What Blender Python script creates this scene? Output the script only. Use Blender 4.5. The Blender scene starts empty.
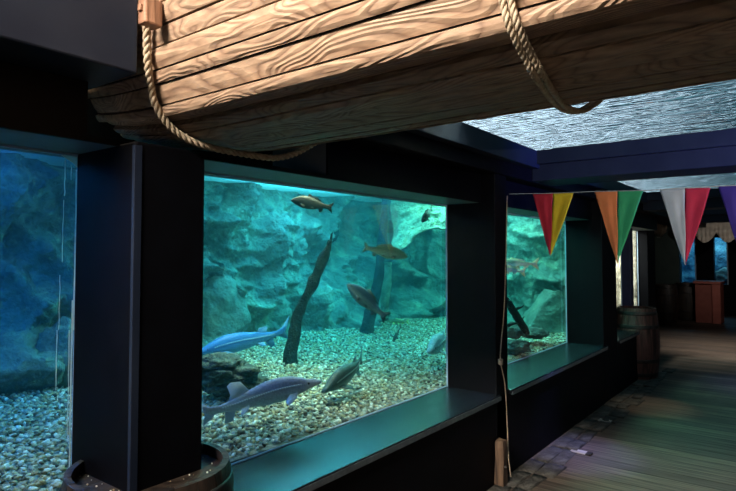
import bpy, bmesh, math, random
from mathutils import Vector, Matrix, noise
random.seed(7)
PI = math.pi
scene = bpy.context.scene
C = scene.collection
# ------------------------------------------------------------------ camera
F = 575.0; EYE = 1.55
YAW = math.radians(37.42); PITCH = math.radians(2.2)
HOR = 254.0
shift_px = (245.5 + F*math.tan(PITCH)) - HOR        # objects move up by this many pixels
cam_data = bpy.data.cameras.new('camera')
cam_data.sensor_width = 36.0; cam_data.lens = F/736*36.0
cam_data.shift_y = -shift_px/736.0
cam_data.clip_start = 0.05; cam_data.clip_end = 200
cam = bpy.data.objects.new('camera', cam_data); C.objects.link(cam)
cam.location = (0, 0, EYE)
cam.rotation_euler = (PI/2+PITCH, 0, YAW)
scene.camera = cam
_R = cam.rotation_euler.to_matrix()
def ray(u, v):
    d = Vector(((u-368)/F, (245.5-(v+shift_px))/F, -1.0))
    d = _R @ d
    h = Vector((-math.sin(YAW), math.cos(YAW), 0))
    return d/ d.dot(h)           # unit of horizontal forward depth
def at(u, v, D): return Vector((0, 0, EYE)) + ray(u, v)*D
def onz(u, v, z):
    r = ray(u, v); return Vector((0, 0, EYE)) + r*((z-EYE)/r.z)
def onx(u, v, x):
    r = ray(u, v); return Vector((0, 0, EYE)) + r*(x/r.x)
# ------------------------------------------------------------------ materials
def mat(name, col=(.5,.5,.5), rough=.6, metal=0, spec=.5):
    m = bpy.data.materials.new(name); m.use_nodes = True
    b = m.node_tree.nodes['Principled BSDF']
    b.inputs['Base Color'].default_value = (*col, 1); b.inputs['Roughness'].default_value = rough
    b.inputs['Metallic'].default_value = metal; b.inputs['Specular IOR Level'].default_value = spec
    return m
def nd(m, t, **kw):
    n = m.node_tree.nodes.new(t)
    for k, v in kw.items():
        if k.startswith('i_'): n.inputs[k[2:].replace('_', ' ')].default_value = v
        else: setattr(n, k, v)
    return n
def lk(m, a, b): m.node_tree.links.new(a, b)
def bsdf(m): return m.node_tree.nodes['Principled BSDF']
def ramp(m, stops, interp='LINEAR'):
    r = nd(m, 'ShaderNodeValToRGB'); cr = r.color_ramp; cr.interpolation = interp
    while len(cr.elements) < len(stops): cr.elements.new(.5)
    for e, (p, c) in zip(cr.elements, stops): e.position = p; e.color = (*c, 1)
    return r
def mapped(m, scale=(1,1,1), coord='Object', rot=(0,0,0)):
    tc = nd(m, 'ShaderNodeTexCoord'); mp = nd(m, 'ShaderNodeMapping')
    mp.inputs['Scale'].default_value = scale; mp.inputs['Rotation'].default_value = rot
    lk(m, tc.outputs[coord], mp.inputs['Vector']); return mp.outputs['Vector']
def bump(m, h, strength=.3, dist=.01):
    b = nd(m, 'ShaderNodeBump'); b.inputs['Strength'].default_value = strength; b.inputs['Distance'].default_value = dist
    lk(m, h, b.inputs['Height']); lk(m, b.outputs['Normal'], bsdf(m).inputs['Normal']); return b
def noisy(name, c1, c2, scale=6, rough=.6, bs=.3, bd=.01, det=6, sc=(1,1,1), spec=.5, metal=0, mid=(.35,.65)):
    m = mat(name, c1, rough, metal, spec)
    v = mapped(m, sc)
    n = nd(m, 'ShaderNodeTexNoise'); n.inputs['Scale'].default_value = scale; n.inputs['Detail'].default_value = det
    lk(m, v, n.inputs['Vector'])
    r = ramp(m, [(mid[0], c1), (mid[1], c2)]); lk(m, n.outputs['Fac'], r.inputs['Fac'])
    lk(m, r.outputs['Color'], bsdf(m).inputs['Base Color'])
    bump(m, n.outputs['Fac'], bs, bd)
    return m
def wood(name, c1, c2, c3, axis='X', gs=26, rough=.55, island=True, warp=.35, bs=.5, elong=1.0):
    """plank wood: stretched distorted rings along axis"""
    m = mat(name, c1, rough)
    s = {'X': (elong, 7, 7), 'Y': (7, 1.0, 7), 'Z': (7, 7, 1.0)}[axis]
    tc = nd(m, 'ShaderNodeTexCoord')
    geo = nd(m, 'ShaderNodeNewGeometry')
    vm = nd(m, 'ShaderNodeVectorMath', operation='MULTIPLY_ADD')
    off = nd(m, 'ShaderNodeMath', operation='MULTIPLY'); off.inputs[1].default_value = 17.0
    lk(m, geo.outputs['Random Per Island'], off.inputs[0])
    cmb = nd(m, 'ShaderNodeCombineXYZ')
    for k in range(3): lk(m, off.outputs[0], cmb.inputs[k])
    lk(m, tc.outputs['Object'], vm.inputs[0]); vm.inputs[1].default_value = s; lk(m, cmb.outputs[0], vm.inputs[2])
    n = nd(m, 'ShaderNodeTexNoise'); n.inputs['Scale'].default_value = .8; n.inputs['Detail'].default_value = 1.5
    n.inputs['Distortion'].default_value = warp
    lk(m, vm.outputs[0], n.inputs['Vector'])
    mu = nd(m, 'ShaderNodeMath', operation='MULTIPLY'); mu.inputs[1].default_value = gs; lk(m, n.outputs['Fac'], mu.inputs[0])
    fr = nd(m, 'ShaderNodeMath', operation='PINGPONG'); fr.inputs[1].default_value = 1.0; lk(m, mu.outputs[0], fr.inputs[0])
    fine = nd(m, 'ShaderNodeTexNoise'); fine.inputs['Scale'].default_value = 9; fine.inputs['Detail'].default_value = 6
    lk(m, vm.outputs[0], fine.inputs['Vector'])
    r = ramp(m, [(0, c3), (.3, c1), (1, c2)]); lk(m, fr.outputs[0], r.inputs['Fac'])
    mx = nd(m, 'ShaderNodeMixRGB', blend_type='MULTIPLY'); mx.inputs['Fac'].default_value = .75
    r2 = ramp(m, [(.3, (.5,.5,.5)), (.65, (1.05,1.03,1))]); lk(m, fine.outputs['Fac'], r2.inputs['Fac'])
    lk(m, r.outputs['Color'], mx.inputs['Color1']); lk(m, r2.outputs['Color'], mx.inputs['Color2'])
    mx2 = nd(m, 'ShaderNodeMixRGB', blend_type='MULTIPLY'); mx2.inputs['Fac'].default_value = .8
    r3 = ramp(m, [(0, (.6,.58,.56)), (1, (1.1,1.08,1.05))]); lk(m, geo.outputs['Random Per Island'], r3.inputs['Fac'])
    lk(m, mx.outputs['Color'], mx2.inputs['Color1']); lk(m, r3.outputs['Color'], mx2.inputs['Color2'])
    lk(m, mx2.outputs['Color'], bsdf(m).inputs['Base Color'])
    ad = nd(m, 'ShaderNodeMath', operation='ADD'); lk(m, fr.outputs[0], ad.inputs[0]); lk(m, fine.outputs['Fac'], ad.inputs[1])
    bump(m, ad.outputs[0], bs, .004)
    return m
navy = noisy('navy_paint', (.0009,.001,.002), (.0018,.002,.0036), 9, .6, .08, .004, spec=.12)
navy_gloss = noisy('navy_gloss', (.009,.012,.016), (.015,.019,.025), 7, .27, .05, .003, spec=.6)
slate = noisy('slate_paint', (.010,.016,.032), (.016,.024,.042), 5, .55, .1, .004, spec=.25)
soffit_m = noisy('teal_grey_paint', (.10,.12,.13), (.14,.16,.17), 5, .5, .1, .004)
black = mat('black_void', (.004,.004,.005), .8)
hull_m = wood('hull_planks', (.38,.25,.16), (.47,.325,.215), (.25,.155,.10), 'X', 52, .62, warp=.7, bs=.55, elong=2.0)
block_m = wood('block_wood', (.42,.22,.13), (.5,.28,.17), (.25,.12,.07), 'Z', 14, .6)
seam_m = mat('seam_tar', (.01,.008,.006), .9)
stub_m = wood('stub_wood', (.14,.085,.05), (.2,.125,.075), (.05,.03,.02), 'Z', 14, .7)
barrel_m = wood('barrel_wood', (.032,.021,.015), (.05,.034,.024), (.012,.008,.006), 'Z', 12, .55)
hoop_m = noisy('hoop_iron', (.03,.028,.027), (.06,.05,.045), 20, .5, .3, .002, metal=.6)
salmon = noisy('salmon_paint', (.42,.11,.075), (.5,.14,.10), 8, .5, .1, .003)
rope_m = noisy('rope_fibre', (.36,.27,.17), (.52,.42,.29), 60, .9, .4, .003)
cord_m = noisy('cord_fibre', (.2,.15,.11), (.32,.25,.18), 60, .9, .3, .002)
cloth_m = noisy('sail_cloth', (.42,.36,.29), (.52,.45,.37), 8, .9, .2, .004)
green_panel = noisy('green_panel', (.02,.035,.03), (.03,.05,.04), 5, .6, .1, .003)
silicone = mat('silicone', (.42,.56,.72), .5)
sill_edge = noisy('sill_edge', (.05,.065,.075), (.09,.11,.12), 30, .35, .1, .002)  # sill edge highlight put in as a paler colour
lime_m = None
pale_wood = wood('pale_wood', (.5,.47,.42), (.62,.6,.55), (.3,.27,.22), 'X', 10, .6)
def flag_mat(n, c, thin=.35):
    m = noisy(n, tuple(x*.85 for x in c), c, 14, .8, .25, .004)
    b = bsdf(m)
    t = nd(m, 'ShaderNodeBsdfTranslucent'); t.inputs['Color'].default_value = (*c, 1)
    mx = nd(m, 'ShaderNodeMixShader'); mx.inputs[0].default_value = thin
    out = m.node_tree.nodes['Material Output']
    lk(m, b.outputs[0], mx.inputs[1]); lk(m, t.outputs[0], mx.inputs[2]); lk(m, mx.outputs[0], out.inputs['Surface'])
    return m
lime_m = flag_mat('limescale', (.92,.92,.80), .75)  # used for the drip streaks and the pale corner patch
# glass pane
glass_m = bpy.data.materials.new('pane_glass'); glass_m.use_nodes = True
nt = glass_m.node_tree; nt.nodes.remove(nt.nodes['Principled BSDF'])
_t = nd(glass_m, 'ShaderNodeBsdfTransparent'); _t.inputs['Color'].default_value = (.93,.98,.97,1)
_g = nd(glass_m, 'ShaderNodeBsdfGlossy'); _g.inputs['Roughness'].default_value = .02
_f = nd(glass_m, 'ShaderNodeFresnel'); _f.inputs['IOR'].default_value = 1.25
_m = nd(glass_m, 'ShaderNodeMixShader')
_q = nd(glass_m, 'ShaderNodeMath', operation='MULTIPLY'); _q.inputs[1].default_value = .35; lk(glass_m, _f.outputs[0], _q.inputs[0]); lk(glass_m, _q.outputs[0], _m.inputs[0]); lk(glass_m, _t.outputs[0], _m.inputs[1]); lk(glass_m, _g.outputs[0], _m.inputs[2])
lk(glass_m, _m.outputs[0], nt.nodes['Material Output'].inputs['Surface'])
# water volume
def water_mat(name, absc, absd, scc, scd):
    m = bpy.data.materials.new(name); m.use_nodes = True
    nt = m.node_tree; nt.nodes.remove(nt.nodes['Principled BSDF'])
    a = nd(m, 'ShaderNodeVolumeAbsorption'); a.inputs['Color'].default_value = (*absc, 1); a.inputs['Density'].default_value = absd
    s = nd(m, 'ShaderNodeVolumeScatter'); s.inputs['Color'].default_value = (*scc, 1); s.inputs['Density'].default_value = scd
    ad = nd(m, 'ShaderNodeAddShader'); lk(m, a.outputs[0], ad.inputs[0]); lk(m, s.outputs[0], ad.inputs[1])
    lk(m, ad.outputs[0], nt.nodes['Material Output'].inputs['Volume'])
    return m
water_m = water_mat('tank_water', (.02,.86,.88), .33, (.2,.8,.95), .022)
water_blue = water_mat('tank_water_blue', (.02,.62,.90), .40, (.12,.5,.95), .05)
# surface of the tank water, seen from below
surf_m = bpy.data.materials.new('water_surface'); surf_m.use_nodes = True
nt = surf_m.node_tree; nt.nodes.remove(nt.nodes['Principled BSDF'])
_v = mapped(surf_m, (3, 5, 1)); _n = nd(surf_m, 'ShaderNodeTexNoise'); _n.inputs['Scale'].default_value = 2.5; _n.inputs['Distortion'].default_value = 1.5
lk(surf_m, _v, _n.inputs['Vector'])
_b = nd(surf_m, 'ShaderNodeBump'); _b.inputs['Strength'].default_value = .6; _b.inputs['Distance'].default_value = .05; lk(surf_m, _n.outputs['Fac'], _b.inputs['Height'])
_t = nd(surf_m, 'ShaderNodeBsdfTransparent'); _tr = nd(surf_m, 'ShaderNodeBsdfTranslucent'); _tr.inputs['Color'].default_value = (.8,.95,.9,1)
_gl = nd(surf_m, 'ShaderNodeBsdfGlossy'); _gl.inputs['Roughness'].default_value = .08; lk(surf_m, _b.outputs[0], _gl.inputs['Normal'])
_m1 = nd(surf_m, 'ShaderNodeMixShader'); _m1.inputs[0].default_value = .7
_m2 = nd(surf_m, 'ShaderNodeMixShader'); _m2.inputs[0].default_value = .2
lk(surf_m, _t.outputs[0], _m1.inputs[1]); lk(surf_m, _tr.outputs[0], _m1.inputs[2]); lk(surf_m, _m1.outputs[0], _m2.inputs[1]); lk(surf_m, _gl.outputs[0], _m2.inputs[2])
lk(surf_m, _m2.outputs[0], nt.nodes['Material Output'].inputs['Surface'])
# rippled skylight: water lying on glass
sky_m = bpy.data.materials.new('rippled_skylight'); sky_m.use_nodes = True
nt = sky_m.node_tree; nt.nodes.remove(nt.nodes['Principled BSDF'])
_v = mapped(sky_m, (1.6, 7, 1)); _n = nd(sky_m, 'ShaderNodeTexNoise'); _n.inputs['Scale'].default_value = 2.6; _n.inputs['Detail'].default_value = 1.5; _n.inputs['Distortion'].default_value = 1.0
lk(sky_m, _v, _n.inputs['Vector'])
_b = nd(sky_m, 'ShaderNodeBump'); _b.inputs['Strength'].default_value = 1.0; _b.inputs['Distance'].default_value = .2; lk(sky_m, _n.outputs['Fac'], _b.inputs['Height'])
_t = nd(sky_m, 'ShaderNodeBsdfTransparent'); _t.inputs['Color'].default_value = (.8,.95,1,1)
_rf = nd(sky_m, 'ShaderNodeBsdfRefraction'); _rf.inputs['IOR'].default_value = 1.33; _rf.inputs['Roughness'].default_value = .02; _rf.inputs['Color'].default_value = (.85,.97,1,1)
lk(sky_m, _b.outputs[0], _rf.inputs['Normal'])
_gl = nd(sky_m, 'ShaderNodeBsdfGlossy'); _gl.inputs['Roughness'].default_value = .05; lk(sky_m, _b.outputs[0], _gl.inputs['Normal'])
_m1 = nd(sky_m, 'ShaderNodeMixShader'); _m1.inputs[0].default_value = .72
_m2 = nd(sky_m, 'ShaderNodeMixShader'); _m2.inputs[0].default_value = .12
lk(sky_m, _t.outputs[0], _m1.inputs[1]); lk(sky_m, _rf.outputs[0], _m1.inputs[2]); lk(sky_m, _m1.outputs[0], _m2.inputs[1]); lk(sky_m, _gl.outputs[0], _m2.inputs[2])
lk(sky_m, _m2.outputs[0], nt.nodes['Material Output'].inputs['Surface'])
# rocks, gravel
def rock_mat(name, c1, c2, c3, scale=2.2, bs=.7):
    m = mat(name, c1, .85)
    v = mapped(m, (1,1,1))
    n = nd(m, 'ShaderNodeTexNoise'); n.inputs['Scale'].default_value = scale; n.inputs['Detail'].default_value = 9; n.inputs['Roughness'].default_value = .62; n.inputs['Distortion'].default_value = .4
    lk(m, v, n.inputs['Vector'])
    r = ramp(m, [(.32, c1), (.52, c2), (.72, c3)]); lk(m, n.outputs['Fac'], r.inputs['Fac'])
    lk(m, r.outputs['Color'], bsdf(m).inputs['Base Color'])
    n2 = nd(m, 'ShaderNodeTexNoise'); n2.inputs['Scale'].default_value = scale*7; n2.inputs['Detail'].default_value = 6; lk(m, v, n2.inputs['Vector'])
    bump(m, n2.outputs['Fac'], bs, .06)
    return m
cliff_m = rock_mat('cliff_rock', (.07,.10,.10), (.13,.175,.16), (.34,.40,.30), 2.6, 1.0)
ledge_m = rock_mat('ledge_rock', (.10,.14,.10), (.26,.31,.22), (.48,.52,.38), 9, 1.0)
boulder_m = rock_mat('boulder_rock', (.06,.08,.075), (.13,.16,.14), (.26,.30,.25), 3)
dark_rock = rock_mat('dark_rock', (.015,.02,.02), (.04,.05,.045), (.10,.12,.10), 6)
bark_m = rock_mat('wet_bark', (.004,.005,.006), (.010,.012,.014), (.03,.032,.03), 9)
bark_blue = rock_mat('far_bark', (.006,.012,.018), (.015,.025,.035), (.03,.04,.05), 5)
gravel_m = mat('gravel', (.5,.5,.4), .7)
_g = nd(gravel_m, 'ShaderNodeNewGeometry')
_r = ramp(gravel_m, [(0,(.04,.035,.03)),(.18,(.20,.14,.09)),(.35,(.50,.36,.20)),(.55,(.62,.52,.36)),(.72,(.28,.27,.24)),(.85,(.85,.80,.68)),(1,(1,.95,.82))])
lk(gravel_m, _g.outputs['Random Per Island'], _r.inputs['Fac']); lk(gravel_m, _r.outputs['Color'], bsdf(gravel_m).inputs['Base Color'])
bed_m = noisy('gravel_bed', (.18,.16,.12), (.45,.42,.34), 60, .9, .6, .01)
# floor boards run across the corridor
floor_m = mat('floor_boards', (.2,.16,.12), .5)
_tc = nd(floor_m, 'ShaderNodeTexCoord'); _sp = nd(floor_m, 'ShaderNodeSeparateXYZ'); lk(floor_m, _tc.outputs['Object'], _sp.inputs[0])
_d = nd(floor_m, 'ShaderNodeMath', operation='DIVIDE'); _d.inputs[1].default_value = .135; lk(floor_m, _sp.outputs['Y'], _d.inputs[0])
_fl = nd(floor_m, 'ShaderNodeMath', operation='FLOOR'); lk(floor_m, _d.outputs[0], _fl.inputs[0])
_fr = nd(floor_m, 'ShaderNodeMath', operation='FRACT'); lk(floor_m, _d.outputs[0], _fr.inputs[0])
_wn = nd(floor_m, 'ShaderNodeTexWhiteNoise', noise_dimensions='1D'); lk(floor_m, _fl.outputs[0], _wn.inputs['W'])
_mp = nd(floor_m, 'ShaderNodeMapping'); _mp.inputs['Scale'].default_value = (1.2, 22, 1); lk(floor_m, _tc.outputs['Object'], _mp.inputs[0])
_n = nd(floor_m, 'ShaderNodeTexNoise'); _n.inputs['Scale'].default_value = 2; _n.inputs['Detail'].default_value = 6; lk(floor_m, _mp.outputs[0], _n.inputs['Vector'])
_r1 = ramp(floor_m, [(.3,(.065,.048,.038)),(.7,(.20,.155,.125))]); lk(floor_m, _n.outputs['Fac'], _r1.inputs['Fac'])
_r2 = ramp(floor_m, [(0,(.55,.55,.56)),(1,(1.15,1.1,1.0))]); lk(floor_m, _wn.outputs['Value'], _r2.inputs['Fac'])
_mx = nd(floor_m, 'ShaderNodeMixRGB', blend_type='MULTIPLY'); _mx.inputs['Fac'].default_value = 1; lk(floor_m, _r1.outputs[0], _mx.inputs[1]); lk(floor_m, _r2.outputs[0], _mx.inputs[2])
_gr = ramp(floor_m, [(0,(.08,.08,.08)),(.035,(1,1,1)),(.965,(1,1,1)),(1,(.08,.08,.08))]); lk(floor_m, _fr.outputs[0], _gr.inputs['Fac'])
_mx2 = nd(floor_m, 'ShaderNodeMixRGB', blend_type='MULTIPLY'); _mx2.inputs['Fac'].default_value = 1; lk(floor_m, _mx.outputs[0], _mx2.inputs[1]); lk(floor_m, _gr.outputs[0], _mx2.inputs[2])
bsdf(floor_m).inputs['Roughness'].default_value = .62; bsdf(floor_m).inputs['Specular IOR Level'].default_value = .2
lk(floor_m, _mx2.outputs[0], bsdf(floor_m).inputs['Base Color'])
_ad = nd(floor_m, 'ShaderNodeMath', operation='MULTIPLY_ADD'); _ad.inputs[1].default_value = .25; lk(floor_m, _n.outputs['Fac'], _ad.inputs[0]); lk(floor_m, _gr.outputs[0], _ad.inputs[2])
bump(floor_m, _ad.outputs[0], .8, .006)
stone_m = rock_mat('edge_stone', (.03,.027,.022), (.08,.072,.06), (.17,.16,.135), 9)
# ------------------------------------------------------------------ mesh helpers
def link_bm(name, bm, m, parent=None, smooth=False, bev=0):
    me = bpy.data.meshes.new(name); bm.normal_update(); bm.to_mesh(me); bm.free()
    ms = m if isinstance(m, (list, tuple)) else [m]
    for x in ms: me.materials.append(x)
    if smooth:
        for p in me.polygons: p.use_smooth = True
    o = bpy.data.objects.new(name, me); C.objects.link(o)
    if parent: o.parent = parent
    if bev:
        md = o.modifiers.new('bevel', 'BEVEL'); md.width = bev; md.segments = 2; md.limit_method = 'ANGLE'
    return o
def tag(o, label=None, cat=None, group=None, kind=None):
    if label: o['label'] = label
    if cat: o['category'] = cat
    if group: o['group'] = group
    if kind: o['kind'] = kind
    return o
def empty(name, loc=(0,0,0), rotz=0):
    o = bpy.data.objects.new(name, None); C.objects.link(o); o.empty_display_size = .1
    o.location = loc; o.rotation_euler = (0,0,rotz); return o
def box(bm, x0, x1, y0, y1, z0, z1, mi=0, rot=0):
    M = Matrix.Translation(((x0+x1)/2, (y0+y1)/2, (z0+z1)/2)) @ Matrix.Rotation(rot, 4, 'Z') @ Matrix.Diagonal((abs(x1-x0), abs(y1-y0), abs(z1-z0), 1))
    r = bmesh.ops.create_cube(bm, size=1, matrix=M)
    for v in r['verts']:
        for f in v.link_faces: f.material_index = mi
def struct(name, boxes, m, bev=0, extra=None):
    bm = bmesh.new()
    for b in boxes: box(bm, *b)
    o = link_bm(name, bm, m, bev=bev); o['kind'] = 'structure'
    if extra: o['label'] = extra
    return o
def boxobj(name, b, m, parent=None, bev=.004):
    bm = bmesh.new(); box(bm, *b); return link_bm(name, bm, m, parent, bev=bev)
def tube(bm, pts, rads, seg=10, cap=True, mi=0, closed=False):
    pts = [Vector(p) for p in pts]; n = len(pts)
    if not hasattr(rads, '__len__'): rads = [rads]*n
    rings = []; up = Vector((0,0,1)); prev = None
    for i, p in enumerate(pts):
        a = pts[max(i-1, 0)]; b = pts[min(i+1, n-1)]
        if closed: a = pts[i-1]; b = pts[(i+1) % n]
        t = (b-a).normalized()
        if prev is None:
            x = t.orthogonal().normalized()
        else:
            x = (prev - t*prev.dot(t)).normalized()
        prev = x; y = t.cross(x)
        rings.append([bm.verts.new(p + (x*math.cos(2*PI*k/seg) + y*math.sin(2*PI*k/seg))*rads[i]) for k in range(seg)])
    R = list(range(n)) if closed else list(range(n-1))
    for i in R:
        r0, r1 = rings[i], rings[(i+1) % n]
        for k in range(seg):
            f = bm.faces.new((r0[k], r0[(k+1)%seg], r1[(k+1)%seg], r1[k])); f.material_index = mi
    if cap and not closed:
        bm.faces.new(rings[0][::-1]); bm.faces.new(rings[-1])
    return rings
def smooth_path(P, n):
    """Catmull-Rom resample"""
    P = [Vector(p) for p in P]; out = []
    m = len(P)-1
    for j in range(n+1):
        t = j/n*m; i = min(int(t), m-1); f = t-i
        p0 = P[max(i-1,0)]; p1 = P[i]; p2 = P[i+1]; p3 = P[min(i+2,m)]
        out.append(.5*((2*p1)+(p2-p0)*f+(2*p0-5*p1+4*p2-p3)*f*f+(3*p1-p0-3*p2+p3)*f**3))
    return out
def rope_bm(P, r, turns_per_m=14, strands=3, res=.008, seg=6):
    P = smooth_path(P, 60)
    L = [0]
    for a, b in zip(P, P[1:]): L.append(L[-1]+(b-a).length)
    n = max(20, int(L[-1]/res)); Q = []
    j = 0
    for k in range(n+1):
        s = L[-1]*k/n
        while j < len(L)-2 and L[j+1] < s: j += 1
        f = (s-L[j])/max(1e-9, L[j+1]-L[j]); Q.append(P[j].lerp(P[j+1], f))
    bm = bmesh.new(); prev = None; fr = []
    for i, p in enumerate(Q):
        t = (Q[min(i+1,n)]-Q[max(i-1,0)]).normalized()
        x = t.orthogonal().normalized() if prev is None else (prev-t*prev.dot(t)).normalized()
        prev = x; fr.append((x, t.cross(x)))
    for s in range(strands):
        pts = []
        for i, p in enumerate(Q):
            a = 2*PI*(L[-1]*i/n*turns_per_m + s/strands)
            pts.append(p + (fr[i][0]*math.cos(a)+fr[i][1]*math.sin(a))*r*.52)
        tube(bm, pts, r*.54, seg)
    return bm
def rock_obj(name, loc, size, seed, m, sub=4, amp=.25, freq=1.6, rotz=0, parent=None, tilt=0):
    bm = bmesh.new(); bmesh.ops.create_icosphere(bm, subdivisions=sub, radius=1)
    off = Vector((seed*3.7, seed*1.3, seed*7.1))
    for v in bm.verts:
        p = v.co.copy()
        d = noise.noise(p*freq+off)*amp + noise.noise(p*freq*2.7+off)*amp*.45 + noise.noise(p*freq*7+off)*amp*.18 + (1-abs(noise.noise(p*freq*4+off)))**4*amp*.25
        c = noise.cell(p*1.3+off)*.12*amp/.25
        p = p*(1+d+c)
        v.co = Vector((p.x*size[0], p.y*size[1], p.z*size[2]))
    o = link_bm(name, bm, m, parent, smooth=True)
    o.location = loc; o.rotation_euler = (tilt, 0, rotz)
    return o
GX = -2.10        # plane of the tank glass
Z = lambda rel: rel+EYE
# ------------------------------------------------------------------ setting
struct('floor', [(-6.5, 3.0, -4, 19, -.12, 0)], floor_m)
WX = -1.71
# walls under the windows
struct('wall_left', [(-2.10, WX, -4, .80, 0, .565), (-2.10, WX, 1.42, 6.27, 0, .565), (-2.10, WX, 6.8, 8.6, 0, .565), (-2.1, -1.97, 8.75, 9.6, 0, .565),
                     (-2.12, -2.10, .80, 1.42, 0, .565)], navy)
# lintels over the glass
lt = Z(.36)
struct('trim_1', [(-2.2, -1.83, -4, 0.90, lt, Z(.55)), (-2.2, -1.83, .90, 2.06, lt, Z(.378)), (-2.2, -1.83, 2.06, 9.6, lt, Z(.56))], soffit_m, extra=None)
# faces in front of the lintels, dark
struct('trim_2', [(-1.83, -1.815, -4, .90, lt, Z(.55)), (-1.83, -1.815, 2.06, 9.6, lt+.0, Z(.56)), (-1.83, -1.815, .9, 2.06, lt, Z(.378))], navy)
# wall head above the niche behind the hull
struct('trim_3', [(-2.35, -2.22, .85, 2.3, Z(.45), Z(.80))], navy)
# sills
for i, (y0, y1) in enumerate(((-4, .80), (1.42, 3.68), (3.87, 6.30), (6.8, 8.6))):
    struct('trim_%d' % (4+i), [(-2.115, WX+.03, y0, y1, .565, .594)], navy_gloss, bev=.004)
    bm = bmesh.new(); box(bm, WX+.024, WX+.034, y0, y1, .558, .585)
    e = link_bm('sill_edge', bm, sill_edge); e.parent = bpy.data.objects['trim_%d' % (4+i)]
    e['label'] = 'paler front edge of the sill, highlight put into its colour'
# glass panes with silicone beads
for i, (y0, y1) in enumerate(((-4, 1.02), (1.27, 3.69), (3.85, 6.28), (6.8, 8.6), (8.75, 9.6))):
    w = struct('window_%d' % (i+1), [(GX-.02, GX-.0, y0, y1, .594, lt)], glass_m)
    bm = bmesh.new()
    box(bm, GX, GX+.012, y1-.014, y1, .594, lt); box(bm, GX, GX+.012, y0, y0+.014, .594, lt); box(bm, GX, GX+.008, y0, y1, .594, .600); box(bm, GX, GX+.01, y0, y1, lt-.008, lt)
    e = link_bm('sealant_bead', bm, silicone); e.parent = w; e['label'] = 'pale sealant bead along the glass edge'
# posts
def post(name, b, m, label, group=None):
    o = empty(name, ((b[0]+b[1])/2, (b[2]+b[3])/2, b[4])); bb = (b[0]-o.location.x, b[1]-o.location.x, b[2]-o.location.y, b[3]-o.location.y, 0, b[5]-b[4])
    boxobj('shaft', bb, m, o, .008)
    tag(o, label, 'pillar', group); return o
P1 = post('pillar', (-2.10, WX, 1.005, 1.275, 0, lt+.005), navy, 'wide dark navy pillar rising out of the nearest barrel between the two nearest windows')
boxobj('corner_strip', (.195-.012, .199, -.135-.004, -.135+.022, .6, 1.9), slate, P1, .001)['label'] = 'paler grey strip down the front corner'  # thin paler strip along the pillar's front corner
post('pillar', (-2.10, WX, 3.68, 3.87, 0, Z(.56)), navy, 'narrow dark pillar between the middle and far windows, with thin rope hanging on it')
post('pillar', (-2.10, WX, 6.27, 6.8, 0, Z(.56)), navy, 'black pillar at the far end of the far window, behind the red and yellow pennant')
pb = noisy('blue_post_paint', (.010,.018,.065), (.016,.026,.09), 6, .5, .1, .003)
post('pillar', (-2.10, -1.97, 8.6, 8.75, 0, Z(.56)), pb, 'slim blue post between two narrow bright window slits, behind the green pennant')
post('pillar', (-2.12, -1.95, 9.6, 10.1, 0, Z(.56)), navy, 'black pillar behind the single barrel at the far end of the window wall')
# beams
def beam(b, label, m=navy, extra=None, bev=.006):
    o = empty('ceiling_beam', ((b[0]+b[1])/2, (b[2]+b[3])/2, b[4])); c = o.location
    boxobj('beam_body', (b[0]-c.x, b[1]-c.x, b[2]-c.y, b[3]-c.y, 0, b[5]-b[4]), m, o, bev)
    if extra:
        e = extra; boxobj('edge_board', (e[0]-c.x, e[1]-c.x, e[2]-c.y, e[3]-c.y, e[4]-c.z, e[5]-c.z), e[6], o, .004)
    tag(o, label, 'beam'); return o
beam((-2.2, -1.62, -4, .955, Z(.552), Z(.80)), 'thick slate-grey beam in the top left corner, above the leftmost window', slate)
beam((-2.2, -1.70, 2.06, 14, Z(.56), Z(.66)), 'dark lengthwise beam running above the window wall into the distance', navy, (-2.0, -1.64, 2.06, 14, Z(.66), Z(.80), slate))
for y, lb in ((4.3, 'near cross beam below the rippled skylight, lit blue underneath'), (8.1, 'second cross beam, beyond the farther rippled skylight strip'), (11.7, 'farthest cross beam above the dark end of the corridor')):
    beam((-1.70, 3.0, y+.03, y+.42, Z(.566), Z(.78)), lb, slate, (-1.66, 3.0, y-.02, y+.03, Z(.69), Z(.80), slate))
# skylights
struct('ceiling', [(-6.5, -2.0, 10.1, 19, Z(.80), Z(.9)), (-2.0, 3.0, 12.1, 19, Z(.80), Z(.9)), (-5.3, -2.2, -4, 10.1, Z(1.15), Z(1.22)), (-2.0, 3.0, -4, -.6, Z(2.3), Z(2.4)), (-.6, 3.0, -.6, 2.25, Z(2.3), Z(2.4)), (-.6, 3.0, 2.2, 2.3, Z(.8), Z(2.4))], navy)  # the unseen roof over the hull well is added to hold back sky light
for i, (y0, y1) in enumerate(((2.25, 4.33), (4.7, 8.13), (8.5, 11.73))):
    struct('window_%d' % (6+i), [(-1.72, 3.0, y0, y1, Z(.795), Z(.80))], sky_m)
# upstand wall behind the hull well, other sides of the hall
struct('wall_right', [(2.9, 3.0, -4, 19, 0, Z(2.3))], navy)
struct('wall_back', [(-2.1, 3.0, -4.1, -4.0, 0, Z(2.3))], navy)
struct('wall_tank', [(-5.3, -5.2, -4, 10.1, 0, Z(1.2)), (-5.3, -2.2, -4.1, -4, 0, Z(1.2)), (-5.3, -2.2, 8.0, 8.12, 0, Z(1.2)), (-5.3, -2.12, 10.0, 10.1, 0, Z(1.2)), (-2.35, -2.2, 2.06, 10.1, Z(.56), Z(1.2)), (-2.35,-2.2,-4,.9,Z(.55),Z(1.2))], navy)
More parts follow.
